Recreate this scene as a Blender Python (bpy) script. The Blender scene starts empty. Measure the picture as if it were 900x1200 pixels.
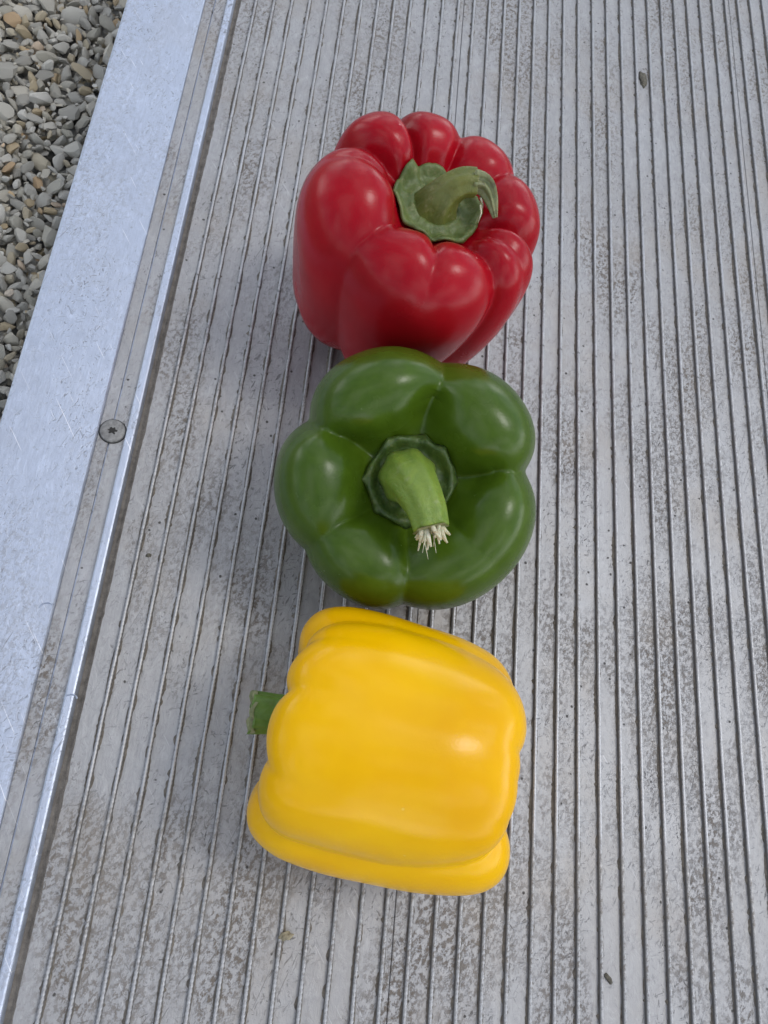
import bpy, bmesh, math, random
import numpy as np
from mathutils import Vector, Matrix, noise
from mathutils.bvhtree import BVHTree

# ------------------------------------------------------------------ camera
MM = 0.001
PITCH = 8.3                                     # rib spacing, mm
CAM_R = np.array([[0.97342309, -0.15846424, -0.16533776],
                  [0.08966721, 0.92803484, -0.36153994],
                  [0.21073035, 0.33710595, 0.91757959]])
CAM_P = np.array([4.37471456 * PITCH, 0.0, 33.40332926 * PITCH])   # mm
FPX = 920.0
scn = bpy.context.scene
col = scn.collection
cd = bpy.data.cameras.new('camera')
cam = bpy.data.objects.new('camera', cd); col.objects.link(cam)
m = Matrix.Identity(4)
for r in range(3):
    for c in range(3): m[r][c] = CAM_R[r, c]
    m[r][3] = CAM_P[r] * MM
cam.matrix_world = m
cd.sensor_width = 36.0; cd.sensor_fit = 'AUTO'; cd.lens = FPX / 1200 * 36.0
cd.clip_start = 0.01; cd.clip_end = 500.0
scn.camera = cam

# ------------------------------------------------------------------ light
SUN_EL, SUN_AZ = math.radians(62), math.radians(75)     # azimuth clockwise from +Y
w = bpy.data.worlds.new('World'); scn.world = w; w.use_nodes = True
nt = w.node_tree
sky = nt.nodes.new('ShaderNodeTexSky'); sky.sky_type = 'NISHITA'; sky.sun_disc = False
sky.sun_elevation = SUN_EL; sky.sun_rotation = SUN_AZ
sky.air_density = 1.0; sky.dust_density = 0.8; sky.ozone_density = 1.0
bg = nt.nodes['Background']; bg.inputs[1].default_value = 0.15
# broken white cloud spread evenly over a pale blue sky
hs = nt.nodes.new('ShaderNodeHueSaturation'); hs.inputs['Saturation'].default_value = 0.85; hs.inputs['Value'].default_value = 0.68
hc = nt.nodes.new('ShaderNodeHueSaturation'); hc.inputs['Saturation'].default_value = 0.10; hc.inputs['Value'].default_value = 2.6
nt.links.new(sky.outputs[0], hs.inputs['Color']); nt.links.new(sky.outputs[0], hc.inputs['Color'])
wc = nt.nodes.new('ShaderNodeTexCoord')
wn = nt.nodes.new('ShaderNodeTexNoise'); wn.inputs['Scale'].default_value = 3.2; wn.inputs['Detail'].default_value = 5; wn.inputs['Roughness'].default_value = 0.55; wn.inputs['Distortion'].default_value = 0.4
nt.links.new(wc.outputs['Generated'], wn.inputs['Vector'])
wr = nt.nodes.new('ShaderNodeValToRGB'); wr.color_ramp.elements[0].position = 0.47; wr.color_ramp.elements[1].position = 0.62
nt.links.new(wn.outputs['Fac'], wr.inputs[0])
wm = nt.nodes.new('ShaderNodeMix'); wm.data_type = 'RGBA'
nt.links.new(wr.outputs[0], wm.inputs[0]); nt.links.new(hs.outputs[0], wm.inputs[6]); nt.links.new(hc.outputs[0], wm.inputs[7])
nt.links.new(wm.outputs[2], bg.inputs[0])
sl = bpy.data.lights.new('sun', 'SUN'); sl.energy = 0.55; sl.angle = math.radians(16); sl.color = (1.0, 0.97, 0.92)
so = bpy.data.objects.new('sun', sl); col.objects.link(so)
sd = Vector((math.sin(SUN_AZ) * math.cos(SUN_EL), math.cos(SUN_AZ) * math.cos(SUN_EL), math.sin(SUN_EL)))
so.rotation_euler = sd.to_track_quat('Z', 'Y').to_euler()
so.location = sd * 5
scn.render.engine = 'CYCLES'; scn.cycles.max_bounces = 6
scn.view_settings.view_transform = 'Standard'; scn.view_settings.look = 'None'
scn.view_settings.exposure = 0.5; scn.view_settings.gamma = 1.0

# ------------------------------------------------------------------ helpers
rng = random.Random(7)
npr = np.random.default_rng(11)

def pix(px, py, z):
    """photo pixel -> world point (mm) on the plane at height z mm"""
    d = CAM_R @ np.array([px - 450.0, 600.0 - py, -FPX])
    return CAM_P + d * ((z - CAM_P[2]) / d[2])

def tag(o, label=None, cat=None, group=None, kind=None):
    if label: o['label'] = label
    if cat: o['category'] = cat
    if group: o['group'] = group
    if kind: o['kind'] = kind
    return o

def mesh_obj(name, verts, faces, mat, parent=None, smooth=True):
    me = bpy.data.meshes.new(name)
    me.from_pydata([tuple(v) for v in verts], [], [tuple(f) for f in faces])
    me.update()
    if smooth: me.polygons.foreach_set('use_smooth', [True] * len(me.polygons))
    if mat: me.materials.append(mat)
    o = bpy.data.objects.new(name, me); col.objects.link(o)
    if parent: o.parent = parent
    return o

def empty(name, loc=(0, 0, 0)):
    o = bpy.data.objects.new(name, None); col.objects.link(o); o.location = loc
    o.empty_display_size = 0.02
    return o

def sweep(path, radii, nseg=16, ridge=0.0, nridge=5, flat=1.0, phase=0.0, cap=True, jag=None):
    """tube along path (list of Vector) -> verts, faces"""
    verts, faces = [], []
    n = len(path)
    up = Vector((0.31, 0.9, 0.17))
    for i, p in enumerate(path):
        t = (path[min(i + 1, n - 1)] - path[max(i - 1, 0)]).normalized()
        a = up.cross(t).normalized(); b = t.cross(a)
        up = b
        for k in range(nseg):
            th = 2 * math.pi * k / nseg
            r = radii[i] * (1 + ridge * math.cos(nridge * th + phase))
            off = a * (math.cos(th) * r) + b * (math.sin(th) * r * flat)
            if jag and i >= n - 2: off += t * jag * (math.sin(3 * th + 1) + 0.6 * math.sin(7 * th))
            verts.append(p + off)
    for i in range(n - 1):
        for k in range(nseg):
            k2 = (k + 1) % nseg
            faces.append((i * nseg + k, i * nseg + k2, (i + 1) * nseg + k2, (i + 1) * nseg + k))
    if cap:
        faces.append(tuple(range(nseg))[::-1])
        faces.append(tuple((n - 1) * nseg + k for k in range(nseg)))
    return verts, faces

def catmull(pts, n):
    pts = np.array(pts, float)
    P = np.vstack([2 * pts[0] - pts[1], pts, 2 * pts[-1] - pts[-2]])
    out = []
    for i in range(len(pts) - 1):
        p0, p1, p2, p3 = P[i:i + 4]
        for t in np.linspace(0, 1, 40, endpoint=False):
            out.append(0.5 * (2 * p1 + (p2 - p0) * t + (2 * p0 - 5 * p1 + 4 * p2 - p3) * t * t + (3 * p1 - p0 - 3 * p2 + p3) * t ** 3))
    out.append(pts[-1]); out = np.array(out)
    L = np.concatenate([[0], np.cumsum(np.linalg.norm(np.diff(out, axis=0), axis=1))]); L /= L[-1]
    tt = np.linspace(0, 1, n)
    return np.stack([np.interp(tt, L, out[:, k]) for k in range(out.shape[1])], 1)

# ------------------------------------------------------------------ node helpers
class NT:
    def __init__(self, name):
        self.m = bpy.data.materials.new(name); self.m.use_nodes = True
        self.t = self.m.node_tree; self.b = self.t.nodes['Principled BSDF']
        self.co = self.t.nodes.new('ShaderNodeTexCoord')
    def n(self, typ, **kw):
        x = self.t.nodes.new(typ)
        for k, v in kw.items(): setattr(x, k, v)
        return x
    def l(self, a, b): self.t.links.new(a, b)
    def set(self, **kw):
        for k, v in kw.items(): self.b.inputs[k.replace('_', ' ')].default_value = v
    def mapping(self, scale=(1, 1, 1), rot=(0, 0, 0), src=None, loc=(0, 0, 0)):
        mp = self.n('ShaderNodeMapping'); mp.inputs['Scale'].default_value = scale; mp.inputs['Rotation'].default_value = rot
        mp.inputs['Location'].default_value = loc
        src = src if src else self.co.outputs['Object']
        if any(rot):                                   # turn first, stretch after, so the streaks really slant
            m0 = self.n('ShaderNodeMapping'); m0.inputs['Rotation'].default_value = rot
            mp.inputs['Rotation'].default_value = (0, 0, 0)
            self.l(src, m0.inputs['Vector']); src = m0.outputs[0]
        self.l(src, mp.inputs['Vector']); return mp.outputs[0]
    def noise(self, vec, scale, detail=4, rough=0.55, dist=0.0):
        x = self.n('ShaderNodeTexNoise'); x.inputs['Scale'].default_value = scale; x.inputs['Detail'].default_value = detail
        x.inputs['Roughness'].default_value = rough; x.inputs['Distortion'].default_value = dist
        self.l(vec, x.inputs['Vector']); return x.outputs['Fac']
    def ramp(self, fac, stops, interp='LINEAR'):
        x = self.n('ShaderNodeValToRGB'); cr = x.color_ramp; cr.interpolation = interp
        while len(cr.elements) < len(stops): cr.elements.new(0.5)
        for e, (p, c) in zip(cr.elements, stops):
            e.position = p; e.color = c if len(c) == 4 else (*c, 1)
        self.l(fac, x.inputs[0]); return x.outputs[0]
    def mix(self, fac, a, b, mode='MIX'):
        x = self.n('ShaderNodeMix', data_type='RGBA', blend_type=mode)
        for s, v in ((x.inputs[0], fac), (x.inputs[6], a), (x.inputs[7], b)):
            if hasattr(v, 'is_output'): self.l(v, s)
            else: s.default_value = v if not isinstance(v, tuple) or len(v) == 4 else (*v, 1)
        return x.outputs[2]
    def math(self, op, a, b=None, clamp=False):
        x = self.n('ShaderNodeMath', operation=op, use_clamp=clamp)
        for s, v in ((x.inputs[0], a), (x.inputs[1], b)):
            if v is None: continue
            if hasattr(v, 'is_output'): self.l(v, s)
            else: s.default_value = v
        return x.outputs[0]
    def bump(self, h, dist, strength=1.0, prev=None):
        x = self.n('ShaderNodeBump'); x.inputs['Strength'].default_value = strength; x.inputs['Distance'].default_value = dist
        self.l(h, x.inputs['Height'])
        if prev: self.l(prev, x.inputs['Normal'])
        return x.outputs[0]

def metal_material(name, base, warm, rough, dirt=1.0, metallic=0.9, scratch=1.0, pale=0.25, relief=0.4, flank_shade=None):
    k = NT(name)
    v = k.co.outputs['Object']
    big = k.noise(v, 16, 4, 0.6)
    mott = k.noise(k.mapping((330, 190, 190)), 1.0, 4, 0.68, 0.8)
    grain = k.noise(k.mapping((1700, 130, 1)), 1.0, 2, 0.6)
    c = k.mix(k.ramp(big, [(0.3, (0, 0, 0)), (0.72, (1, 1, 1))]), base, warm)
    c = k.mix(k.math('MULTIPLY', k.ramp(mott, [(0.36, (1, 1, 1)), (0.58, (0, 0, 0))]), relief), c, tuple(x * 0.62 for x in base))
    c = k.mix(k.math('MULTIPLY', k.ramp(mott, [(0.56, (0, 0, 0)), (0.74, (1, 1, 1))]), 0.4), c, tuple(min(1, x * 1.3) for x in base))
    c = k.mix(k.math('MULTIPLY', k.ramp(grain, [(0.3, (1, 1, 1)), (0.7, (0, 0, 0))]), 0.38), c, tuple(x * 0.6 for x in base))
    tot = None
    for i, (ang, sx, sy, th) in enumerate(((0.45, 1000, 300, 0.635), (-0.5, 760, 400, 0.65), (1.3, 1300, 250, 0.66))):
        s = k.noise(k.mapping((sx, sy, 1), (0, 0, ang), loc=(i * 3.7, i * 1.3, 0)), 1, 2, 0.55, 0.9)
        s = k.ramp(s, [(th - 0.03, (0, 0, 0)), (th + 0.07, (1, 1, 1))])
        tot = s if tot is None else k.math('MAXIMUM', tot, s)
    hair = k.noise(k.mapping((1500, 55, 1), (0, 0, 0.35), loc=(4, 7, 0)), 1, 1, 0.5, 0.6)
    tot = k.math('MAXIMUM', tot, k.ramp(hair, [(0.735, (0, 0, 0)), (0.76, (1, 1, 1))]))
    gate = k.ramp(k.noise(k.mapping((42, 20, 1)), 1.0, 5, 0.7), [(0.42, (0.06, 0.06, 0.06)), (0.64, (1, 1, 1))])
    scf = k.math('MULTIPLY', k.math('MULTIPLY', tot, gate), 0.8 * scratch, True)
    c = k.mix(scf, c, (0.07, 0.065, 0.06))
    ps = k.noise(k.mapping((1600, 45, 1), (0, 0, -0.6), loc=(9, 2, 0)), 1, 1, 0.5, 0.5)
    ps = k.ramp(ps, [(0.735, (0, 0, 0)), (0.755, (1, 1, 1))])
    c = k.mix(k.math('MULTIPLY', ps, 0.9 * pale, True), c, (0.9, 0.9, 0.92))
    g = k.noise(k.mapping((26, 11, 1)), 1.0, 5, 0.65)
    g2 = k.noise(k.mapping((620, 420, 1), (0, 0, 0.4)), 1, 4, 0.75)
    gm = k.math('MULTIPLY', k.ramp(g, [(0.46, (0, 0, 0)), (0.62, (1, 1, 1))]), k.ramp(g2, [(0.48, (0, 0, 0)), (0.58, (1, 1, 1))]))
    gm = k.math('MULTIPLY', gm, 0.8 * dirt, True)
    c = k.mix(gm, c, (0.15, 0.125, 0.10))
    # faint tan film
    c = k.mix(k.math('MULTIPLY', k.ramp(k.noise(v, 21, 4, 0.6), [(0.52, (0, 0, 0)), (0.72, (1, 1, 1))]), 0.4 * dirt, True), c, (0.36, 0.32, 0.27))
    sp = k.n('ShaderNodeTexVoronoi'); sp.inputs['Scale'].default_value = 170; k.l(v, sp.inputs['Vector'])
    spm = k.ramp(k.math('ADD', sp.outputs['Distance'], k.math('MULTIPLY', g2, 0.2)), [(0.16, (1, 1, 1)), (0.20, (0, 0, 0))])
    spm = k.math('MULTIPLY', spm, k.ramp(sp.outputs['Color'], [(0.42, (0, 0, 0)), (0.46, (1, 1, 1))]))
    c = k.mix(k.math('MULTIPLY', spm, 0.8 * dirt, True), c, (0.05, 0.045, 0.04))
    if flank_shade:                                              # shade on the flanks painted into the colour, crown left bare
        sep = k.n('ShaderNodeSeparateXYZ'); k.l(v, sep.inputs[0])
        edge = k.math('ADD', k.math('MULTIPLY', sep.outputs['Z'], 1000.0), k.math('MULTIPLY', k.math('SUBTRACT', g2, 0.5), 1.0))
        shade_mask = k.ramp(k.math('MULTIPLY', edge, 0.5), [(flank_shade * 0.5 - 0.08, (1, 1, 1)), (flank_shade * 0.5 + 0.08, (0, 0, 0))])
        c = k.mix(shade_mask, c, (0.14, 0.135, 0.13)); gm = k.math('MAXIMUM', gm, k.math('MULTIPLY', shade_mask, 0.75))
    k.l(c, k.b.inputs['Base Color'])
    allm = k.math('MAXIMUM', k.math('MAXIMUM', gm, scf), spm, True)
    k.l(k.math('MULTIPLY', k.math('SUBTRACT', 1.0, allm, True), metallic), k.b.inputs['Metallic'])
    rr = k.math('ADD', k.math('MULTIPLY', mott, 0.2), k.math('ADD', k.math('MULTIPLY', grain, 0.15), rough - 0.02))
    k.l(k.math('ADD', rr, k.math('MULTIPLY', allm, 0.3), True), k.b.inputs['Roughness'])
    n1 = k.bump(mott, 0.0006, relief)
    n2 = k.bump(k.math('SUBTRACT', gm, scf), 0.00025, 0.5, n1)
    k.l(n2, k.b.inputs['Normal'])
    return k.m

M = {}
M['deck'] = metal_material('aluminium_deck', (0.455, 0.455, 0.455), (0.40, 0.39, 0.38), 0.44, 1.15, 0.62)
M['rail'] = metal_material('aluminium_rail', (0.56, 0.61, 0.71), (0.50, 0.55, 0.65), 0.34, 0.4, 0.92, 0.9, 0.8, 0.2)
M['recess'] = metal_material('aluminium_recess', (0.46, 0.46, 0.47), (0.40, 0.39, 0.37), 0.48, 1.3, 0.6)
M['rib'] = metal_material('aluminium_rib', (0.54, 0.54, 0.55), (0.44, 0.44, 0.43), 0.36, 0.9, 0.85, 0.6, flank_shade=1.3)
k = NT('screw_steel'); k.set(Metallic=0.6, Roughness=0.6)
k.l(k.ramp(k.noise(k.co.outputs['Object'], 900, 3), [(0.3, (0.17, 0.165, 0.155)), (0.7, (0.30, 0.295, 0.28))]), k.b.inputs['Base Color'])
k.l(k.bump(k.noise(k.co.outputs['Object'], 1500, 2), 0.0002, 0.4), k.b.inputs['Normal']); M['screw'] = k.m
k = NT('screw_socket_dirt'); k.set(Roughness=0.9); k.b.inputs['Base Color'].default_value = (0.025, 0.023, 0.02, 1)
k.l(k.bump(k.noise(k.co.outputs['Object'], 2500, 2), 0.0002, 0.6), k.b.inputs['Normal']); M['socket'] = k.m

def stone_material(name, per_object):
    k = NT(name)
    if per_object:
        rnd = k.n('ShaderNodeObjectInfo').outputs['Random']
    else:
        rnd = k.n('ShaderNodeNewGeometry').outputs['Random Per Island']
    base = k.ramp(rnd, [(0.0, (0.320, 0.302, 0.257)), (0.25, (0.480, 0.457, 0.395)), (0.45, (0.400, 0.373, 0.298)), (0.62, (0.587, 0.560, 0.490)),
                        (0.80, (0.480, 0.426, 0.311)), (0.90, (0.441, 0.347, 0.204)), (0.945, (0.507, 0.335, 0.179)), (0.955, (0.720, 0.689, 0.609)), (1.0, (0.534, 0.515, 0.454))])
    v = k.co.outputs['Object']
    n = k.noise(v, 240, 5, 0.65)
    c = k.mix(k.math('MULTIPLY', k.ramp(n, [(0.35, (1, 1, 1)), (0.65, (0, 0, 0))]), 0.35), base, (0.13, 0.12, 0.10))
    k.l(c, k.b.inputs['Base Color']); k.set(Roughness=0.75)
    k.l(k.bump(k.noise(v, 700, 4, 0.6), 0.0006, 0.6), k.b.inputs['Normal'])
    return k.m
M['stone'] = stone_material('limestone_single', True)
M['stones'] = stone_material('limestone_mass', False)
k = NT('gravel_soil'); k.set(Roughness=0.95)
vo = k.n('ShaderNodeTexVoronoi'); vo.inputs['Scale'].default_value = 120; k.l(k.co.outputs['Object'], vo.inputs['Vector'])
k.l(k.mix(k.ramp(vo.outputs['Distance'], [(0.2, (0, 0, 0)), (0.75, (1, 1, 1))]), k.ramp(vo.outputs['Color'], [(0.2, (0.30, 0.295, 0.27)), (0.8, (0.46, 0.45, 0.41))]), (0.07, 0.065, 0.055)), k.b.inputs['Base Color'])
k.l(k.bump(k.math('SUBTRACT', 1.0, vo.outputs['Distance']), 0.006, 1.0), k.b.inputs['Normal']); M['soil'] = k.m

def skin_material(name, c_main, c_alt, c_base=None, rough=0.24, base_z=0.0, sss=0.08, sss_r=(1, .3, .1), streak=0.0, speck=None, spec=0.3):
    k = NT(name)
    v = k.co.outputs['Object']
    c = k.mix(k.ramp(k.noise(v, 28, 4, 0.55), [(0.35, (0, 0, 0)), (0.68, (1, 1, 1))]), c_main, c_alt)
    if streak:
        st = k.noise(k.mapping((260, 260, 22)), 1.0, 3, 0.55, 0.3)
        c = k.mix(k.math('MULTIPLY', k.ramp(st, [(0.4, (0, 0, 0)), (0.75, (1, 1, 1))]), streak), c, tuple(min(1, x * 1.7 + 0.01) for x in c_main))
    if c_base:
        sep = k.n('ShaderNodeSeparateXYZ'); k.l(v, sep.inputs[0])
        zz = k.math('ADD', sep.outputs['Z'], k.math('MULTIPLY', k.math('SUBTRACT', k.noise(v, 45, 3), 0.5), 0.02))
        # ripening colour creeps up one side only
        zz = k.math('ADD', zz, k.math('MULTIPLY', sep.outputs['Y'], 0.22))
        mr = k.n('ShaderNodeMapRange'); k.l(zz, mr.inputs[0])
        mr.inputs[1].default_value = base_z + 0.012; mr.inputs[2].default_value = base_z - 0.010; mr.inputs[3].default_value = 0; mr.inputs[4].default_value = 1
        c = k.mix(mr.outputs[0], c, c_base)
    if speck:
        vo = k.n('ShaderNodeTexVoronoi'); vo.inputs['Scale'].default_value = 95; k.l(v, vo.inputs['Vector'])
        sm = k.ramp(vo.outputs['Distance'], [(0.025, (1, 1, 1)), (0.045, (0, 0, 0))])
        sm = k.math('MULTIPLY', sm, k.ramp(vo.outputs['Color'], [(0.60, (0, 0, 0)), (0.63, (1, 1, 1))]))
        c = k.mix(k.math('MULTIPLY', sm, 0.55), c, speck)
    k.l(c, k.b.inputs['Base Color'])
    k.set(Subsurface_Weight=sss, Subsurface_Radius=sss_r, Subsurface_Scale=0.002, Specular_IOR_Level=spec)
    k.l(k.math('ADD', k.math('MULTIPLY', k.noise(v, 60, 4, 0.6), 0.12), rough - 0.06), k.b.inputs['Roughness'])
    b1 = k.bump(k.noise(v, 70, 3, 0.5), 0.0012, 0.12)
    b2 = k.bump(k.noise(v, 1300, 2, 0.5), 0.00012, 0.25, b1)
    k.l(b2, k.b.inputs['Normal'])
    return k.m
M['red'] = skin_material('red_skin', (0.37, 0.003, 0.010), (0.26, 0.002, 0.007), rough=0.25, sss_r=(1, .12, .1), speck=(0.75, 0.35, 0.33), spec=0.24)
M['green'] = skin_material('green_skin', (0.056, 0.102, 0.005), (0.034, 0.070, 0.004), c_base=(0.20, 0.14, 0.008), rough=0.26, base_z=0.022, sss_r=(.5, 1, .2), streak=0.15, speck=(0.25, 0.32, 0.15))
M['yellow'] = skin_material('yellow_skin', (0.82, 0.455, 0.0005), (0.74, 0.37, 0.0005), rough=0.19, sss_r=(1, .6, .05), sss=0.1, speck=(0.92, 0.66, 0.15), spec=0.2)

def stem_material(name, a, b, dry):
    k = NT(name); v = k.co.outputs['Object']
    c = k.mix(k.ramp(k.noise(k.mapping((1, 1, 0.35)), 170, 4, 0.6, 0.8), [(0.35, (0, 0, 0)), (0.65, (1, 1, 1))]), a, b)
    c = k.mix(k.ramp(k.noise(v, 330, 4, 0.7), [(0.56, (0, 0, 0)), (0.72, (1, 1, 1))]), c, dry)
    k.l(c, k.b.inputs['Base Color']); k.set(Roughness=0.5, Subsurface_Weight=0.1, Subsurface_Scale=0.002)
    b1 = k.bump(k.noise(k.mapping((1, 1, 0.4)), 260, 4, 0.6, 0.5), 0.0012, 0.6)
    k.l(b1, k.b.inputs['Normal']); return k.m
M['stem_green'] = stem_material('fresh_stem', (0.175, 0.25, 0.026), (0.125, 0.20, 0.020), (0.20, 0.26, 0.07))
M['calyx_green'] = stem_material('fresh_calyx', (0.070, 0.115, 0.018), (0.036, 0.070, 0.012), (0.14, 0.17, 0.05))
M['stem_red'] = stem_material('olive_stem', (0.130, 0.140, 0.020), (0.095, 0.112, 0.018), (0.20, 0.19, 0.07))
M['calyx_red'] = stem_material('dull_calyx', (0.125, 0.160, 0.042), (0.085, 0.120, 0.028), (0.22, 0.23, 0.10))
M['stem_yellow'] = stem_material('bright_stem', (0.115, 0.22, 0.028), (0.08, 0.165, 0.020), (0.12, 0.19, 0.05))
M['dry'] = stem_material('dry_stem_end', (0.26, 0.27, 0.13), (0.13, 0.15, 0.055), (0.09, 0.075, 0.04))
M['fibre'] = stem_material('pale_stem_fibre', (0.62, 0.60, 0.45), (0.48, 0.45, 0.28), (0.30, 0.22, 0.10))

# ------------------------------------------------------------------ ground
GZ = -100.0                                  # mean gravel surface, mm below the deck
def ground():
    n = 60; verts, faces = [], []
    # fine near the ramp, one sheet out to the horizon
    xs = np.concatenate([[-60, -20, -6, -2, -1], np.linspace(-0.6, 1.2, 25), [2, 6, 20, 60]])
    ys = np.concatenate([[-60, -20, -6, -2, -1], np.linspace(-0.6, 1.6, 31), [2.2, 6, 20, 60]])
    for y in ys:
        for x in xs:
            verts.append((x, y, GZ * MM - 0.012 + 0.002 * noise.noise((x * 4, y * 4, 0))))
    nx = len(xs)
    for j in range(len(ys) - 1):
        for i in range(nx - 1): faces.append((j * nx + i, j * nx + i + 1, (j + 1) * nx + i + 1, (j + 1) * nx + i))
    return mesh_obj('gravel_ground', verts, faces, M['soil'])
ground_o = tag(ground(), 'bed of grey and ochre crushed limestone gravel below the metal ramp', kind='structure')

def stone_shape(seed, sub):
    r = random.Random(seed)
    bm = bmesh.new(); bmesh.ops.create_icosphere(bm, subdivisions=sub, radius=1.0)
    planes = []
    for _ in range(r.randint(9, 14)):
        d = Vector((r.gauss(0, 1), r.gauss(0, 1), r.gauss(0, 1))).normalized()
        planes.append((d, r.uniform(0.45, 0.80)))
    sc = Vector((r.uniform(0.9, 1.45), r.uniform(0.68, 0.95), r.uniform(0.36, 0.7)))
    for v in bm.verts:
        for _ in range(2):
            for d, h in planes:
                t = v.co.dot(d)
                if t > h: v.co -= d * (t - h) * 0.985
        nn = noise.noise(v.co * 1.7 + Vector((seed * 3.1, 0, 0)))
        v.co *= 1.18 + 0.10 * nn
        v.co = Vector((v.co.x * sc.x, v.co.y * sc.y, v.co.z * sc.z))
    return bm
shapes = []
for i in range(36):
    bm = stone_shape(i, 2)
    me = bpy.data.meshes.new('stone'); bm.to_mesh(me); bm.free()
    me.polygons.foreach_set('use_smooth', [True] * len(me.polygons))
    me.set_sharp_from_angle(angle=0.5); me.materials.append(M['stone']); shapes.append(me)

# dart-thrown stones: big ones first, smaller ones fill the gaps
def to_px(p):
    q = CAM_R.T @ (np.array(p) - CAM_P); return 450 + FPX * q[0] / -q[2], 600 - FPX * q[1] / -q[2]
stones = []
cell = 6.0; grid = {}
X0, X1, Y0, Y1 = -430.0, -60.0, -220.0, 900.0
for (n_try, rmin, rmax, fac, zr) in ((920, 5.6, 8.2, 0.80, (0, 2.5)), (14000, 3.8, 5.4, 0.72, (-1, 2.0)), (52000, 2.6, 3.8, 0.66, (-2, 1.5)), (70000, 1.5, 2.5, 0.64, (-2.5, 1.0))):
    for _ in range(n_try):
        x, y, r = rng.uniform(X0, X1), rng.uniform(Y0, Y1), rng.uniform(rmin, rmax)
        gx, gy = int(x // cell), int(y // cell); ok = True
        for a in range(gx - 3, gx + 4):
            for b in range(gy - 3, gy + 4):
                for (sx, sy, sr) in grid.get((a, b), ()):
                    if (sx - x) ** 2 + (sy - y) ** 2 < ((sr + r) * fac) ** 2: ok = False; break
                if not ok: break
            if not ok: break
        if ok:
            grid.setdefault((gx, gy), []).append((x, y, r)); stones.append((x, y, GZ - r * 0.35 + rng.uniform(*zr), r))
def in_view(s):
    u, v_ = to_px(s[:3]);
    # sight line over the rail edge
    t = (4.0 - s[2]) / (CAM_P[2] - s[2]); ex = s[0] + (CAM_P[0] - s[0]) * t
    return -8 < u < 160 and -8 < v_ < 500 and ex < -54
vis = sorted([s for s in stones if in_view(s)], key=lambda s: -s[3])[:300]
vset = set(vis)
def stone_matrix(s):
    tilt = Matrix.Rotation(rng.gauss(0, 0.5), 4, 'X') @ Matrix.Rotation(rng.gauss(0, 0.5), 4, 'Y')
    return Matrix.Translation(Vector(s[:3]) * MM) @ tilt @ Matrix.Rotation(rng.uniform(0, 6.283), 4, 'Z') @ Matrix.Scale(s[3] * MM, 4)
for s in vis:
    o = bpy.data.objects.new('stone', shapes[rng.randrange(len(shapes))]); col.objects.link(o)
    o.parent = ground_o; o.matrix_world = stone_matrix(s)
lo = []
for i in range(24):
    bm = stone_shape(100 + i, 1)
    bm.verts.ensure_lookup_table()
    lo.append((np.array([v.co[:] for v in bm.verts]), np.array([[v.index for v in f.verts] for f in bm.faces]))); bm.free()
V, F, off = [], [], 0
rest = [s for s in stones if s not in vset]
# a buried lower layer keeps the gaps stony
for _ in range(11000):
    r = rng.uniform(3.2, 6.0); rest.append((rng.uniform(X0, X1), rng.uniform(Y0, Y1), GZ - 6.5 - r * 0.3, r))
for s in rest:
    mt = np.array(stone_matrix(s)); vv, ff = lo[rng.randrange(len(lo))]
    V.append(vv @ mt[:3, :3].T + mt[:3, 3]); F.append(ff + off); off += len(vv)
V = np.vstack(V); F = np.vstack(F)
g = mesh_obj('gravel', V.tolist(), F.tolist(), M['stones'], ground_o); g.data.set_sharp_from_angle(angle=0.6)
tag(g, 'small loose stones filling the gaps of the gravel bed', kind='stuff')

# ------------------------------------------------------------------ aluminium ramp
RY0, RY1 = -500.0, 1300.0
ramp = empty('loading_ramp', (0.23, 0.4, GZ * MM))
tag(ramp, 'weathered ribbed aluminium ramp with smooth side rail lying on gravel', 'ramp')
bpy.context.view_layer.update()
RINV = ramp.matrix_world.inverted()

def extrude_profile(name, prof, mat, parent, y0=RY0, y1=RY1, closed=True):
    """prof: list of (x,z) mm, counter-clockwise"""
    n = len(prof); verts = []
    for y in (y0, y1):
        for x, z in prof: verts.append((x * MM, y * MM, z * MM))
    faces = [(i, (i + 1) % n, n + (i + 1) % n, n + i) for i in range(n)]
    faces += [tuple(range(n))[::-1], tuple(range(n, 2 * n))]
    bm = bmesh.new()
    bv = [bm.verts.new(v) for v in verts]
    for f in faces: bm.faces.new([bv[i] for i in f])
    bmesh.ops.recalc_face_normals(bm, faces=bm.faces)
    me = bpy.data.meshes.new(name); bm.to_mesh(me); bm.free(); me.materials.append(mat)
    o = bpy.data.objects.new(name, me); col.objects.link(o)
    o.parent = parent
    if parent is ramp: o.matrix_parent_inverse = RINV
    return o

# deck planks with a hairline seam between them
seams = [-0.87, 12.36, 31.36, 50.36, 63.7]
RIBH, RIBW0, RIBW1 = 1.7, 1.45, 1.1
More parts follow.
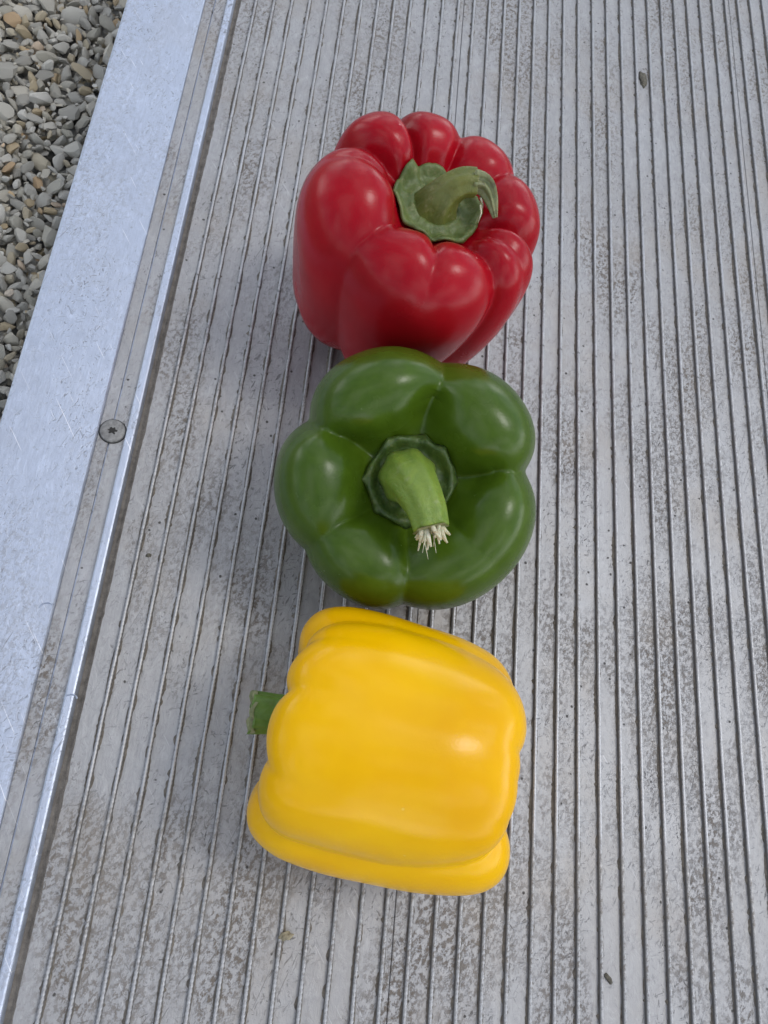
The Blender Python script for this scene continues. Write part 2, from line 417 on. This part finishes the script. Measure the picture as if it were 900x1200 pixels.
# one serrated rib mesh shared by every rib
step = 0.7
nsec = int((RY1 - RY0) / step)
rv, rf = [], []
for i in range(nsec + 1):
    y = RY0 + (RY1 - RY0) * i / nsec
    ph = (i % 2)
    wob = 0.05 * noise.noise((y * 0.05, 0.3, 0)) + 0.05 * noise.noise((y * 0.4, 5.3, 0))
    wear = 0.10 * noise.noise((y * 0.09, 9.1, 0)) + 0.06 * noise.noise((y * 0.6, 2.1, 0))
    a = 0.26 * ph * (0.75 + 0.5 * noise.noise((y * 0.02, 3.3, 0)))
    prof = [(-RIBW0 / 2, -0.3), (-RIBW0 / 2, 0.05), (-RIBW1 / 2 - 0.08, RIBH * 0.75), (-RIBW1 / 2 + 0.22 + a, RIBH - a * 0.6 + wear * .5),
            (RIBW1 / 2 - 0.22 + a * .4, RIBH - a * 1.3 + wear * .5), (RIBW1 / 2 + 0.08 - a, RIBH * 0.75), (RIBW0 / 2, 0.05), (RIBW0 / 2, -0.3)]
    for x, z in prof: rv.append(((x + wob) * MM, (y + (0.25 if ph else 0) * (x + .5)) * MM, z * MM))
npf = 8
for i in range(nsec):
    for j in range(npf - 1):
        rf.append((i * npf + j, i * npf + j + 1, (i + 1) * npf + j + 1, (i + 1) * npf + j))
rf.append(tuple(range(npf))); rf.append(tuple(nsec * npf + j for j in range(npf))[::-1])
rib_me = bpy.data.meshes.new('rib'); rib_me.from_pydata(rv, [], rf); rib_me.update()
bm = bmesh.new(); bm.from_mesh(rib_me); bmesh.ops.recalc_face_normals(bm, faces=bm.faces); bm.to_mesh(rib_me); bm.free()
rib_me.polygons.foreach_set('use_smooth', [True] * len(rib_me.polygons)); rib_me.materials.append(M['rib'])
# grit trapped along the rib feet, in broken runs
def grit(seed):
    gv, gf = [], []
    r_ = random.Random(seed)
    for side in (-1, 1):
        y = RY0 + 80
        while y < RY1 - 80:
            L = r_.uniform(1.5, 16) * (1.6 if noise.noise((y * 0.012, seed, side)) > 0 else 0.5)
            n_ = max(3, int(L / 0.8)); b0 = len(gv)
            wmax = r_.uniform(0.35, 1.1) * (1.25 if side < 0 else 0.9)
            for q in range(n_ + 1):
                t_ = q / n_; ww = wmax * (math.sin(math.pi * t_) ** 0.5) * (0.7 + 0.5 * noise.noise((y + L * t_, seed * 7.0, side * 3.0))) + 0.02
                yy = y + L * t_
                x0 = side * (RIBW0 / 2 - 0.1)
                gv += [(x0 * MM, yy * MM, (0.12 + ww * 0.45) * MM), ((x0 + side * ww * 0.55) * MM, yy * MM, (0.06 + ww * 0.22) * MM), ((x0 + side * (ww + 0.1)) * MM, yy * MM, -0.05 * MM)]
            for q in range(n_):
                for e_ in (0, 1):
                    f_ = (b0 + q * 3 + e_, b0 + q * 3 + e_ + 1, b0 + q * 3 + e_ + 4, b0 + q * 3 + e_ + 3)
                    gf.append(f_ if side < 0 else f_[::-1])
            y += L + r_.uniform(0.3, 9)
    me = bpy.data.meshes.new('trapped_grit'); me.from_pydata(gv, [], gf); me.update()
    return me
k = NT('trapped_grit'); k.set(Roughness=0.95)
k.l(k.ramp(k.noise(k.co.outputs['Object'], 420, 4, 0.7), [(0.3, (0.07, 0.06, 0.05)), (0.7, (0.21, 0.185, 0.15))]), k.b.inputs['Base Color'])
grits = [grit(i) for i in range(5)]
for me in grits:
    me.materials.append(k.m); me.polygons.foreach_set('use_smooth', [True] * len(me.polygons))
n = 0
for a, b in zip(seams[:-1], seams[1:]):
    xa, xb = a * PITCH + 0.12, b * PITCH - 0.12
    pl = extrude_profile('plank', [(xa, -5), (xb, -5), (xb, -0.15), (xb - 0.2, 0), (xa + 0.2, 0), (xa, -0.15)], M['deck'], ramp)
    while n < b - 0.1 and n <= 63:
        if n > a:
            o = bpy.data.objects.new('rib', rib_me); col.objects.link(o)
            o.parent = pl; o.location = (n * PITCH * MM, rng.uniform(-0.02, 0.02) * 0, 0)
            o = bpy.data.objects.new('trapped_grit', grits[rng.randrange(5)]); col.objects.link(o)
            o.parent = pl; o.location = (n * PITCH * MM, rng.uniform(-0.075, 0.075), 0); o['kind'] = 'stuff'
        n += 1

def rail(sx, x_mid):
    """side rail; sx=1 left rail, -1 mirrored about x_mid"""
    T = lambda pr: [(x if sx == 1 else 2 * x_mid - x, z) for x, z in pr]
    body = [(-55.6, GZ - 2), (-52.0, GZ - 2), (-52.0, -6.0), (-7.5, -6.0), (-7.5, -3.0), (-9.3, -3.0), (-9.45, 3.9), (-9.7, 4.4), (-10.2, 4.6),
            (-12.0, 4.6), (-12.5, 4.2), (-12.6, 2.0), (-17.6, 2.0), (-17.75, 1.3), (-18.25, 1.3), (-18.4, 2.0), (-22.3, 2.0), (-22.4, 3.7), (-22.8, 4.1),
            (-54.2, 4.1), (-55.2, 3.6), (-55.6, 2.6)]
    rl = extrude_profile('side_rail', T(body), M['rail'], ramp)
    # dull recessed bands are their own strips 0.3 mm above the rail's floor
    for x0, x1 in ((-17.7, -12.7), (-22.25, -18.3)):
        o = extrude_profile('grip_strip', T([(x0, 1.6), (x1, 1.6), (x1, 2.3), (x0, 2.3)]), M['recess'], rl)
        o.matrix_parent_inverse = RINV.copy() if False else Matrix.Identity(4)
    return rl
bpy.context.view_layer.update()
RL = rail(1, 0)
RR = rail(-1, 62.8 * PITCH / 2 )

# dried dirt packed into the corner at the foot of the rail's lip
dv_, df_ = [], []
nd = 900
for i in range(nd + 1):
    y = RY0 + (RY1 - RY0) * i / nd
    q = noise.noise((y * 0.06, 1.7, 0)) + 0.6 * noise.noise((y * 0.33, 4.7, 0))
    hh = 0.5 * q; ww = max(0.1, 0.5 + 0.9 * q)
    for x, z in ((-9.6, -0.4 + hh), (-8.9, -1.1 + hh), (-7.9, -0.9 + hh), (-7.15, 0.05 + 0.05 * q), (-7.0 + ww, -0.05)): dv_.append((x * MM, y * MM, z * MM))
for i in range(nd):
    for j in range(4): df_.append((i * 5 + j, i * 5 + j + 1, (i + 1) * 5 + j + 1, (i + 1) * 5 + j))
k = NT('packed_dirt'); k.set(Roughness=0.95)
k.l(k.ramp(k.noise(k.co.outputs['Object'], 300, 4, 0.7), [(0.3, (0.09, 0.08, 0.068)), (0.7, (0.20, 0.18, 0.155))]), k.b.inputs['Base Color'])
k.l(k.bump(k.noise(k.co.outputs['Object'], 900, 3), 0.0006, 0.8), k.b.inputs['Normal'])
dl = mesh_obj('packed_dirt', dv_, df_, k.m, ramp); dl.matrix_parent_inverse = RINV

# cross bearers under the deck rest on the gravel
for y in (-300, 300, 900):
    o = extrude_profile('cross_bearer', [(-51.5, -45), (571, -45), (571, -5.2), (-51.5, -5.2)], M['deck'], ramp, y, y + 40)

def disc_screw(px, py):
    c = pix(px, py, 2.8)
    s = empty('screw', (0, 0, 0)); s.parent = ramp; s.matrix_parent_inverse = RINV
    s.location = Vector(c) * MM
    ns = 40; verts, faces = [], []
    prof = [(0.0, 0.5), (2.2, 0.5), (4.0, 0.46), (4.35, 0.36), (4.55, 0.1), (4.55, -0.9)]
    for r, z in prof:
        for k_ in range(ns):
            th = 2 * math.pi * k_ / ns; verts.append((r * math.cos(th) * MM, r * math.sin(th) * MM, z * MM))
    for i in range(len(prof) - 1):
        for k_ in range(ns):
            k2 = (k_ + 1) % ns; faces.append((i * ns + k_, (i + 1) * ns + k_, (i + 1) * ns + k2, i * ns + k2))
    h = mesh_obj('screw_head', verts, faces, M['screw'], s)
    # six-lobed drive socket clogged with dirt
    verts, faces = [(0, 0, 0.0006)], []
    for k_ in range(36):
        th = 2 * math.pi * k_ / 36; r = 1.25 + 0.30 * math.cos(6 * th) + 0.7 * noise.noise((math.cos(th) * 2, math.sin(th) * 2, 3))
        verts.append((r * math.cos(th) * MM * 1.15, r * math.sin(th) * MM * 0.95, 0.00055))
    faces = [(0, 1 + k_, 1 + (k_ + 1) % 36) for k_ in range(36)]
    mesh_obj('drive_socket', verts, faces, M['socket'], s)
    # ring gap
    verts, faces = [], []
    for r, z in ((4.5, -0.45), (4.95, -0.42)):
        for k_ in range(ns):
            th = 2 * math.pi * k_ / ns; verts.append((r * math.cos(th) * MM, r * math.sin(th) * MM, z * MM))
    faces = [(k_, ns + k_, ns + (k_ + 1) % ns, (k_ + 1) % ns) for k_ in range(ns)]
    mesh_obj('dirt_ring', verts, faces, M['socket'], s)
    return s
disc_screw(132, 505)

def burr(px, py, z, size, seed, ang):
    """a curled burr of metal raised by a knock on the rail"""
    c = Vector(pix(px, py, z)) * MM; verts, faces = [], []
    n1, n2 = 14, 5
    for i in range(n1):
        a = math.radians(-20 + 200 * i / (n1 - 1))
        for j in range(n2):
            t = j / (n2 - 1); r = size * (0.72 + 0.32 * t) * (1 + 0.12 * noise.noise((i * 0.7, j, seed)))
            x, y = r * math.cos(a), r * math.sin(a) * 0.62
            zz = 1.5 * math.sin(math.pi * t) * math.sin(math.pi * i / (n1 - 1)) - 0.08
            verts.append((x * MM, y * MM, zz * MM))
    for i in range(n1 - 1):
        for j in range(n2 - 1): faces.append((i * n2 + j, (i + 1) * n2 + j, (i + 1) * n2 + j + 1, i * n2 + j + 1))
    o = mesh_obj('metal_burr', verts, faces, M['rail'], RL)
    o.matrix_parent_inverse = Matrix.Identity(4)
    o.matrix_world = Matrix.Translation(c) @ Matrix.Rotation(ang, 4, 'Z')
    return o
bpy.context.view_layer.update()
burr(54, 711, 4.1, 2.3, 1, 0.4); burr(83, 818, 4.6, 2.1, 2, 0.2)

# ------------------------------------------------------------------ peppers
def pepper_body(profile, grooves, bulges, k=3.0, eps=0.05, NU=420, NV=260, noise_amp=0.5, seed=0, shear=None, creases=()):
    prof = catmull(profile, NV)
    tan = np.gradient(prof, axis=0); tan /= np.linalg.norm(tan, axis=1)[:, None]
    nor = np.stack([-tan[:, 1], tan[:, 0]], 1)
    v = np.linspace(0, 1, NV)
    def curve(c): c = np.array(c, float); return np.interp(v, c[:, 0], c[:, 1])
    def smooth(a, n=15):
        ker = np.hanning(n); ker /= ker.sum(); return np.convolve(np.pad(a, n // 2, mode='edge'), ker, mode='valid')
    ng = len(grooves)
    GA = np.stack([smooth(curve(g_[0])) if hasattr(g_[0], '__len__') else np.full(NV, float(g_[0])) for g_ in grooves])   # deg
    GD = np.stack([smooth(curve(g_[1])) for g_ in grooves])
    GB = np.stack([smooth(curve(b_)) for b_ in bulges])
    phi = np.linspace(0, 360, NU, endpoint=False)
    KK = [g_[2] if len(g_) > 2 else k for g_ in grooves]
    CR = [(smooth(curve(c_[0])) if hasattr(c_[0], '__len__') else np.full(NV, float(c_[0])), smooth(curve(c_[1])), c_[2]) for c_ in creases]
    P = np.zeros((NV, NU, 3))
    for j in range(NV):
        ang = GA[:, j]; rho, z = prof[j]
        disp = np.zeros(NU)
        for i in range(ng):
            a0 = ang[i]; a1 = ang[(i + 1) % ng] + (360 if i == ng - 1 else 0)
            w_ = (phi - a0) % 360
            msk = w_ < (a1 - a0)
            s = (w_[msk] / (a1 - a0)) * 2 - 1
            t = np.abs(s); u = np.sqrt((1 - t) ** 2 + eps ** 2) - eps; t = np.clip(1 - u, 0, 1)
            d = np.where(s < 0, GD[i, j], GD[(i + 1) % ng, j])
            kk = np.where(s < 0, KK[i], KK[(i + 1) % ng])
            disp[msk] = GB[i, j] * (1 - s ** 2) ** 1.0 - d * t ** kk
        for ca, cdp, cw in CR:
            dl = np.abs((phi - ca[j] + 180) % 360 - 180) / cw
            disp -= cdp[j] * np.exp(-(np.sqrt(dl ** 2 + 0.04) - 0.2))
        fade = np.clip((rho - 4) / 14, 0, 1); fade = fade * fade * (3 - 2 * fade)
        disp = disp * fade
        pr = np.radians(phi)
        rng_ = np.random.default_rng(seed)
        nz = np.zeros(NU)
        for q in range(1, 6):
            nz += np.sin(q * pr + rng_.uniform(0, 6.28) + z * rng_.uniform(0.02, 0.09) * 1.5) * rng_.uniform(.4, 1) / q ** 0.6
        disp = disp + nz * noise_amp * fade
        rr = np.maximum(rho + nor[j, 0] * disp, 0.0 if rho < 0.01 else 0.15 * rho)
        P[j, :, 0] = rr * np.cos(pr); P[j, :, 1] = rr * np.sin(pr); P[j, :, 2] = z + nor[j, 1] * disp
    if shear: P = shear(P)
    verts = P.reshape(-1, 3)
    faces = []
    for j in range(NV - 1):
        for i in range(NU):
            i2 = (i + 1) % NU; faces.append((j * NU + i, (j + 1) * NU + i, (j + 1) * NU + i2, j * NU + i2))
    return verts, faces

def calyx_shape(bvh, R, npts, sharp, seed, lift=0.6, cup=0.0, collar=8.0, ripple=0.5, rim=1.05, ring=1.6):
    nr, na = 22, 96; verts, faces = [], []
    r_ = random.Random(seed)
    tips = [(i + r_.uniform(-.22, .22)) * 2 * math.pi / npts for i in range(npts)]; amp = [r_.uniform(0.6, 1.3) for _ in tips]
    for i in range(nr):
        t = i / (nr - 1)
        for k_ in range(na):
            th = 2 * math.pi * k_ / na
            e = 0
            for tp, am in zip(tips, amp):
                d = abs((th - tp + math.pi) % (2 * math.pi) - math.pi); e = max(e, am * math.exp(-d / 0.16))
            r = R * t * (1 + sharp * e * t ** 3 + 0.05 * noise.noise((math.cos(th) * 1.5, math.sin(th) * 1.5, seed)))
            x, y = r * math.cos(th), r * math.sin(th)
            hit = bvh.ray_cast(Vector((x, y, 200)), Vector((0, 0, -1)))
            z = hit[0].z if hit[0] else 50
            rr = r / R
            zz = z + lift + cup * rr ** 2
            zz += ripple * noise.noise((x * 0.35, y * 0.35, seed)) * rr + ripple * 0.8 * math.cos(npts * th * 1.5 + seed) * max(0, rr - .45) * (1 - 0.4 * rr)
            zz += rim * math.exp(-((r - R * 0.93) / 1.6) ** 2)            # turned-up rim
            zz += ring * math.exp(-((r - collar) / 1.4) ** 2) + 0.35 * noise.noise((x * 1.1, y * 1.1, seed))                     # ring round the stem
            if t > 0.97: zz -= 0.5
            verts.append((x, y, zz))
    for i in range(nr - 1):
        for k_ in range(na):
            k2 = (k_ + 1) % na; faces.append((i * na + k_, (i + 1) * na + k_, (i + 1) * na + k2, i * na + k2))
    return verts, faces

def make_pepper(label, skin, body, stem_path, stem_r, cal, mats, axis, spin_up, center, rest_z=RIBH - 0.15, ridge=0.06, nridge=5, jag=0.0, name='bell_pepper'):
    """axis: world direction of the stem; spin_up: world vector that local +Y follows; center: world mm xy of the local point (0,0,zc)"""
    verts, faces = body
    z = Vector(axis).normalized(); y = Vector(spin_up); y = (y - z * y.dot(z)).normalized(); x = y.cross(z)
    Rm = Matrix((x, y, z)).transposed()
    A = np.array(Rm)
    wv = verts @ A.T
    zc = np.array([0, 0, center[2]]) @ A.T
    loc = np.array([center[0] - zc[0], center[1] - zc[1], 0.0])
    loc[2] = rest_z - wv[:, 2].min()
    # the thing's own empty sits at its foot
    low = wv[wv[:, 2].argmin()] + loc
    root = empty(name, Vector((loc[0], loc[1], rest_z)) * MM)
    tag(root, label, 'bell pepper', 'row of bell peppers')
    bvh = BVHTree.FromPolygons([tuple(v_) for v_ in verts[:420 * 140]], [f for f in faces if max(f) < 420 * 140])
    Wm = Matrix.Translation(Vector(loc) * MM - root.location) @ Rm.to_4x4()
    def part(nm, vs, fs, mat, parent=root, solid=0):
        o = mesh_obj(nm, [(a_ * MM, b_ * MM, c_ * MM) for a_, b_, c_ in vs], fs, mat, parent)
        if parent is root: o.matrix_local = Wm
        if solid:
            md = o.modifiers.new('thickness', 'SOLIDIFY'); md.thickness = solid * MM; md.offset = -1
        return o
    part('body', verts, faces, skin)
    cv, cf = calyx_shape(bvh, *cal)
    part('calyx', cv, cf, mats[1], solid=0.9)
    path = [Vector(p) for p in catmull(stem_path, 40)]
    rad = np.interp(np.linspace(0, 1, 40), np.linspace(0, 1, len(stem_r)), stem_r)
    sv, sf = sweep(path, rad, 40, ridge, nridge, jag=jag)
    st = part('stem', sv, sf, mats[0])
    return root, part, st, path, rad

# ---- red pepper, upright
D0 = lambda a, b, c, d, e: [(0, 0), (0.09, a * 0.35), (0.13, a), (0.2, b), (0.34, c), (0.55, d), (0.8, e), (0.92, e), (1, 0)]
B = lambda a, b, c: [(0, 0), (0.10, a * 0.2), (0.16, a), (0.35, b), (0.7, c), (0.9, c), (1, 0)]
prof_red = [(0, 69.5), (8, 69.3), (13.5, 70), (17, 73), (20.5, 76.5), (26, 78.8), (32.5, 77.3), (38.5, 71), (41.3, 60), (41, 46), (39, 30), (36, 15), (29, 5), (20, 1), (10, 5), (0, 8)]
gr = [(38, D0(1.5, 2.6, 1.8, 0.8, 1), 3), (78, D0(2.2, 3.8, 2.2, 1, 1), 3.4), (118, D0(3.5, 5.5, 3.6, 1.6, 2), 4), (154, D0(4, 6.5, 5.5, 2.4, 3), 4),
      ([(0, 228), (0.3, 226), (0.6, 236), (1, 246)], D0(2.5, 3.4, 2.8, 2.8, 4), 3.0), ([(0, 312), (0.35, 312), (0.6, 304), (1, 296)], D0(2.5, 4.2, 3.6, 3.4, 4), 4), (351, D0(4, 6.2, 5, 2.6, 3), 4.2)]
bul = [B(1, .8, 1), B(1, 1.2, 1), B(1.5, 1.5, 1), B(2.5, 3.4, 2.0), B(2, 2.2, 1.5), B(1.2, 2.0, 1.5), B(1, 1, 1)]
cre = [([(0, 268), (1, 268)], [(0, 0), (0.1, 3), (0.18, 3.4), (0.27, 1.6), (0.36, 0), (1, 0)], 7), ([(0, 178), (0.2, 176), (1, 170)], [(0, 0), (0.1, 2), (0.17, 2.6), (0.26, 1.6), (0.36, 0), (1, 0)], 9),
       ([(0, 330), (1, 330)], [(0, 0), (0.1, 1.2), (0.2, 2.0), (0.36, 1.2), (0.5, 0), (1, 0)], 8), ([(0, 200), (1, 200)], [(0, 0), (0.35, 0), (0.55, 0.8), (0.8, 1.2), (1, 0)], 14),
       ([(0, 278), (1, 272)], [(0, 0), (0.3, 0), (0.5, 0.8), (0.8, 0.9), (1, 0)], 16)]
body_red = pepper_body(prof_red, gr, bul, eps=0.07, noise_amp=0.6, seed=3, creases=cre)
c_red = (77.6, 191.0, 37.0)
root, part, st, path, rad = make_pepper('glossy red bell pepper standing upright with dull olive curled stem', M['red'], body_red,
    [(0, 0, 69), (0.6, 0.3, 74), (2.4, 1.2, 78.5), (5.5, 2.4, 81.5), (9.5, 3, 82.5)], [8.2, 6.4, 5.0, 4.6, 4.4],
    (15.6, 6, 0.06, 5, 0.7, 0.6, 8.2, 0.9, 1.7, 1.0), (M['stem_red'], M['calyx_red']), (0.08, 0.02, 1), (0, 1, 0), c_red, ridge=0.09, nridge=6)
# dried, drooping tip
dp = [Vector(p) for p in catmull([(8, 2.8, 82.3), (12, 3, 82.6), (15.5, 0.5, 81), (18.5, -5, 78.5)], 20)]
dv, df = sweep(dp, np.linspace(4.7, 0.9, 20), 30, 0.34, 6, 0.62, 0.4)
part('dried_tip', dv, df, M['dry'], st)
fv, ff = [], []
for i in range(7):
    r_ = random.Random(i); a = Vector((r_.uniform(11, 17), r_.uniform(-4, 3), r_.uniform(79, 82)))
    b = a + Vector((r_.uniform(0.5, 4), r_.uniform(-4, 1), r_.uniform(-6, -1)))
    q, w_ = sweep([a, (a + b) / 2 + Vector((0.5, 0, 0.6)), b], [0.35, 0.25, 0.1], 6)
    ff += [tuple(x + len(fv) for x in f) for f in w_]; fv += q
part('frayed_fibres', fv, ff, M['fibre'], st)

# ---- green pepper, upright and leaning a little
prof_gr = [(0, 48.5), (9, 48.5), (13.5, 49.5), (17, 53.5), (22, 59.3), (29, 61.5), (35.5, 58.5), (40.5, 50), (42.3, 40), (40.5, 27), (36, 13), (28, 4), (19, 0.5), (10, 5), (0, 8)]
W = lambda a, d1, d2, d3: [(0, a), (0.14, a + d1 * .5), (0.22, a + d2 * .5), (0.34, a + d3 * .5), (0.5, a), (1, a)]
gr = [(W(14, -2, 3, -2), D0(4.5, 7, 5.5, 3.2, 3), 3.8), (W(84, 4, -3, -5), D0(5, 8.5, 4.5, 0.3, 1.5), 2.6), (W(157, -4, 2, 4), D0(4, 6.5, 5.0, 3.0, 3), 3.4), (W(222, 3, -3, 2), D0(2.5, 3.4, 2.0, 0.8, 2), 3.2), (W(276, -3, 2, 0), D0(3, 4.2, 3.2, 2.0, 3), 3.6)]
bul = [B(1.2, 2.2, 1.5), B(1.2, 2.4, 1.5), B(1.0, 2.0, 1.2), B(0.6, 1.0, 1), B(0.6, 1.6, 1)]
cre = [([(0, 322), (1, 324)], [(0, 0), (0.1, 1.0), (0.2, 1.3), (0.32, 0.6), (0.45, 0.), (1, 0)], 10), ([(0, 120), (1, 120)], [(0, 0), (0.2, .6), (0.4, 0.5), (0.5, 0), (1, 0)], 16)]
body_green = pepper_body(prof_gr, gr, bul, eps=0.05, noise_amp=0.5, seed=8, creases=cre)
root, part, st, path, rad = make_pepper('dark green bell pepper with thick pale stem ending in white fibres', M['green'], body_green,
    [(-1, 1, 47), (-1, 0.5, 56), (1, -2, 63.5), (4.5, -7.5, 69), (7, -13.5, 71)], [9.2, 8.3, 7.0, 5.9, 5.2],
    (13.6, 8, 0.14, 2, 0.4, 0.3, 10.0, 1.3, 2.4, 0.2), (M['stem_green'], M['calyx_green']), (-0.16, -0.40, 1), (0.05, 1, 0), (85.2, 103.2, 38.0), ridge=0.05, nridge=7)
fv, ff = [], []
e = path[-1]; t = (path[-1] - path[-3]).normalized(); a_ = t.cross(Vector((0, 0, 1))).normalized(); b_ = t.cross(a_)
for i in range(24):
    r_ = random.Random(50 + i); th = r_.uniform(0, 6.28); rr = 3.6 * math.sqrt(r_.random())
    s0 = e + a_ * rr * math.cos(th) + b_ * rr * math.sin(th) - t * 1.0
    L = r_.uniform(2.5, 6.5) if i < 20 else r_.uniform(6, 9.5)
    drp = Vector((0, 0, -1)) * r_.uniform(0.0, 3.0) + a_ * r_.uniform(-2.4, 2.4)
    wd = r_.uniform(0.3, 0.95) if i < 20 else 0.2
    q, w_ = sweep([s0, s0 + t * L * 0.5 + drp * 0.3, s0 + t * L + drp], [wd, wd * 0.85, wd * 0.35], 7, 0.15, 3)
    ff += [tuple(x + len(fv) for x in f) for f in w_]; fv += q
part('frayed_fibres', fv, ff, M['fibre'], st)
cv = [e + t * 0.15 + (a_ * math.cos(x) + b_ * math.sin(x)) * r * (1 + 0.1 * math.sin(5 * x)) for r in (4.4, 5.15) for x in np.linspace(0, 2 * math.pi, 30, endpoint=False)]
cf = [(i, 30 + i, 30 + (i + 1) % 30, (i + 1) % 30) for i in range(30)] + [tuple(range(30))]
part('cut_rim', cv, cf, M['dry'], st)

# ---- yellow pepper on its side, stem to the left
prof_ye = [(0, 58), (8, 58), (13, 59), (17, 63), (22, 66.5), (27.5, 67), (32.5, 64), (35.5, 57), (36.6, 45), (36, 32), (35, 19), (32, 8), (26, 1.5), (18, 0), (10, 5), (0, 9)]
gr = [([(0, 14), (0.3, 14), (0.55, 19), (0.75, 32), (0.88, 52), (1, 72)], D0(4, 5.0, 2.2, 2.0, 4.4), 2.7), ([(0, 152), (1, 150)], D0(4, 5, 3.0, 1.2, 2), 4),
      (235, D0(4, 6, 5, 3, 3), 4), (305, D0(4, 6, 5, 3, 3), 4)]
bul = [B(2.0, 1.6, 1.2), B(1, 1, 1), B(1, 1, 1), B(0.8, 3.2, 2.2)]
cre = [(58, [(0, 0), (0.1, 2.0), (0.22, 2.6), (0.30, 1.0), (0.42, 0.3), (0.7, 0.2), (0.85, 1), (1, 0)], 9), (98, [(0, 0), (0.1, 2.5), (0.22, 3.6), (0.30, 1.6), (0.42, 0.3), (0.7, 0.3), (0.84, 2.0), (1, 0)], 8),
       (126, [(0, 0), (0.1, 2), (0.22, 2.4), (0.30, 1.0), (0.45, 0.2), (1, 0)], 8)]
def lop(P):
    x, z = P[:, :, 0].copy(), P[:, :, 2].copy()
    u = np.clip((z - 15) / 50, 0, 1); u = u * u * (3 - 2 * u)
    b_ = np.clip((35 - z) / 35, 0, 1); b_ = b_ * b_ * (3 - 2 * b_)
    P[:, :, 2] = z + 0.03 * x * u - 0.30 * np.maximum(x - 4, 0) * b_
    return P
body_yel = pepper_body(prof_ye, gr, bul, eps=0.06, noise_amp=0.5, seed=5, creases=cre, shear=lop)
root, part, st, path, rad = make_pepper('yellow bell pepper lying on its side with short green stem', M['yellow'], body_yel,
    [(0, 0, 57), (0, 0, 63), (0, 0.5, 69), (1, 1, 75)], [9.0, 6.6, 5.6, 6.0],
    (15.0, 6, 0.15, 9, 0.5, 0.8, 9.5, 0.5), (M['stem_yellow'], M['calyx_red']), (-1, 0.14, -0.07), (0, 0, 1), (85.7, 20.8, 35.0), ridge=0.10, jag=0.5)
e = path[-1]; t = (path[-1] - path[-3]).normalized(); a_ = t.cross(Vector((0, 1, 0))).normalized(); b_ = t.cross(a_)
cv = [e + t * (0.25 + h + 0.5 * (math.sin(3 * x + 1) + 0.6 * math.sin(7 * x))) + (a_ * math.cos(x) + b_ * math.sin(x)) * r for r, h in ((6.1, -1.0), (6.2, 0), (4.6, 0.3), (2, -0.6)) for x in np.linspace(0, 2 * math.pi, 36, endpoint=False)]
cf = [(j * 36 + i, j * 36 + (i + 1) % 36, (j + 1) * 36 + (i + 1) % 36, (j + 1) * 36 + i) for j in range(3) for i in range(36)] + [tuple(3 * 36 + i for i in range(36))]
part('cut_end', cv, cf, M['dry'], st)

# ------------------------------------------------------------------ crumbs on the deck
k = NT('dried_mud'); k.set(Roughness=0.9)
k.l(k.ramp(k.noise(k.co.outputs['Object'], 900, 4, 0.7), [(0.3, (0.05, 0.045, 0.035)), (0.7, (0.17, 0.155, 0.115))]), k.b.inputs['Base Color'])
k.l(k.bump(k.noise(k.co.outputs['Object'], 1500, 3), 0.0005, 0.8), k.b.inputs['Normal']); M['mud'] = k.m
k = NT('dead_leaf'); k.set(Roughness=0.8)
k.l(k.ramp(k.noise(k.co.outputs['Object'], 700, 4, 0.7), [(0.3, (0.12, 0.10, 0.06)), (0.7, (0.34, 0.30, 0.20))]), k.b.inputs['Base Color']); M['leaf'] = k.m
def crumb(name, px, py, lx, ly, h, ang, mat, seed, label, cat, z=0.0):
    c = Vector(pix(px, py, z)) * MM
    bm = bmesh.new(); bmesh.ops.create_icosphere(bm, subdivisions=3, radius=1.0)
    for v_ in bm.verts:
        f_ = 1 + 0.45 * noise.noise(v_.co * 1.4 + Vector((seed, 0, 0))) + 0.25 * noise.noise(v_.co * 3.5 + Vector((seed, 4, 0)))
        v_.co = Vector((v_.co.x * lx * f_, v_.co.y * ly * f_, max(v_.co.z, -0.35) * h * (0.6 + 0.5 * f_))) * MM
    me = bpy.data.meshes.new(name); bm.to_mesh(me); bm.free(); me.polygons.foreach_set('use_smooth', [True] * len(me.polygons)); me.materials.append(mat)
    o = bpy.data.objects.new(name, me); col.objects.link(o); o.location = c + Vector((0, 0, h * 0.25 * MM)); o.rotation_euler = (0, 0, ang)
    return tag(o, label, cat)
crumb('mud_flake', 753, 94, 2.2, 5.0, 0.9, 0.1, M['mud'], 1, 'dark dried mud flake caught between two ribs beyond the red pepper', 'mud flake')
crumb('leaf_crumb', 335, 1097, 2.0, 1.3, 0.8, 0.3, M['leaf'], 2, 'tan leaf crumb beside a rib near the yellow pepper', 'leaf crumb', 1.4)
crumb('mud_crumb', 713, 1147, 0.9, 1.9, 0.8, 0.7, M['mud'], 3, 'small dark slanted mud crumb on the ribbed deck', 'mud crumb')
crumb('grit_grain', 174, 651, 0.9, 0.7, 0.6, 0.2, M['mud'], 4, 'tiny dark grit grain between ribs beside the side rail', 'grit grain')
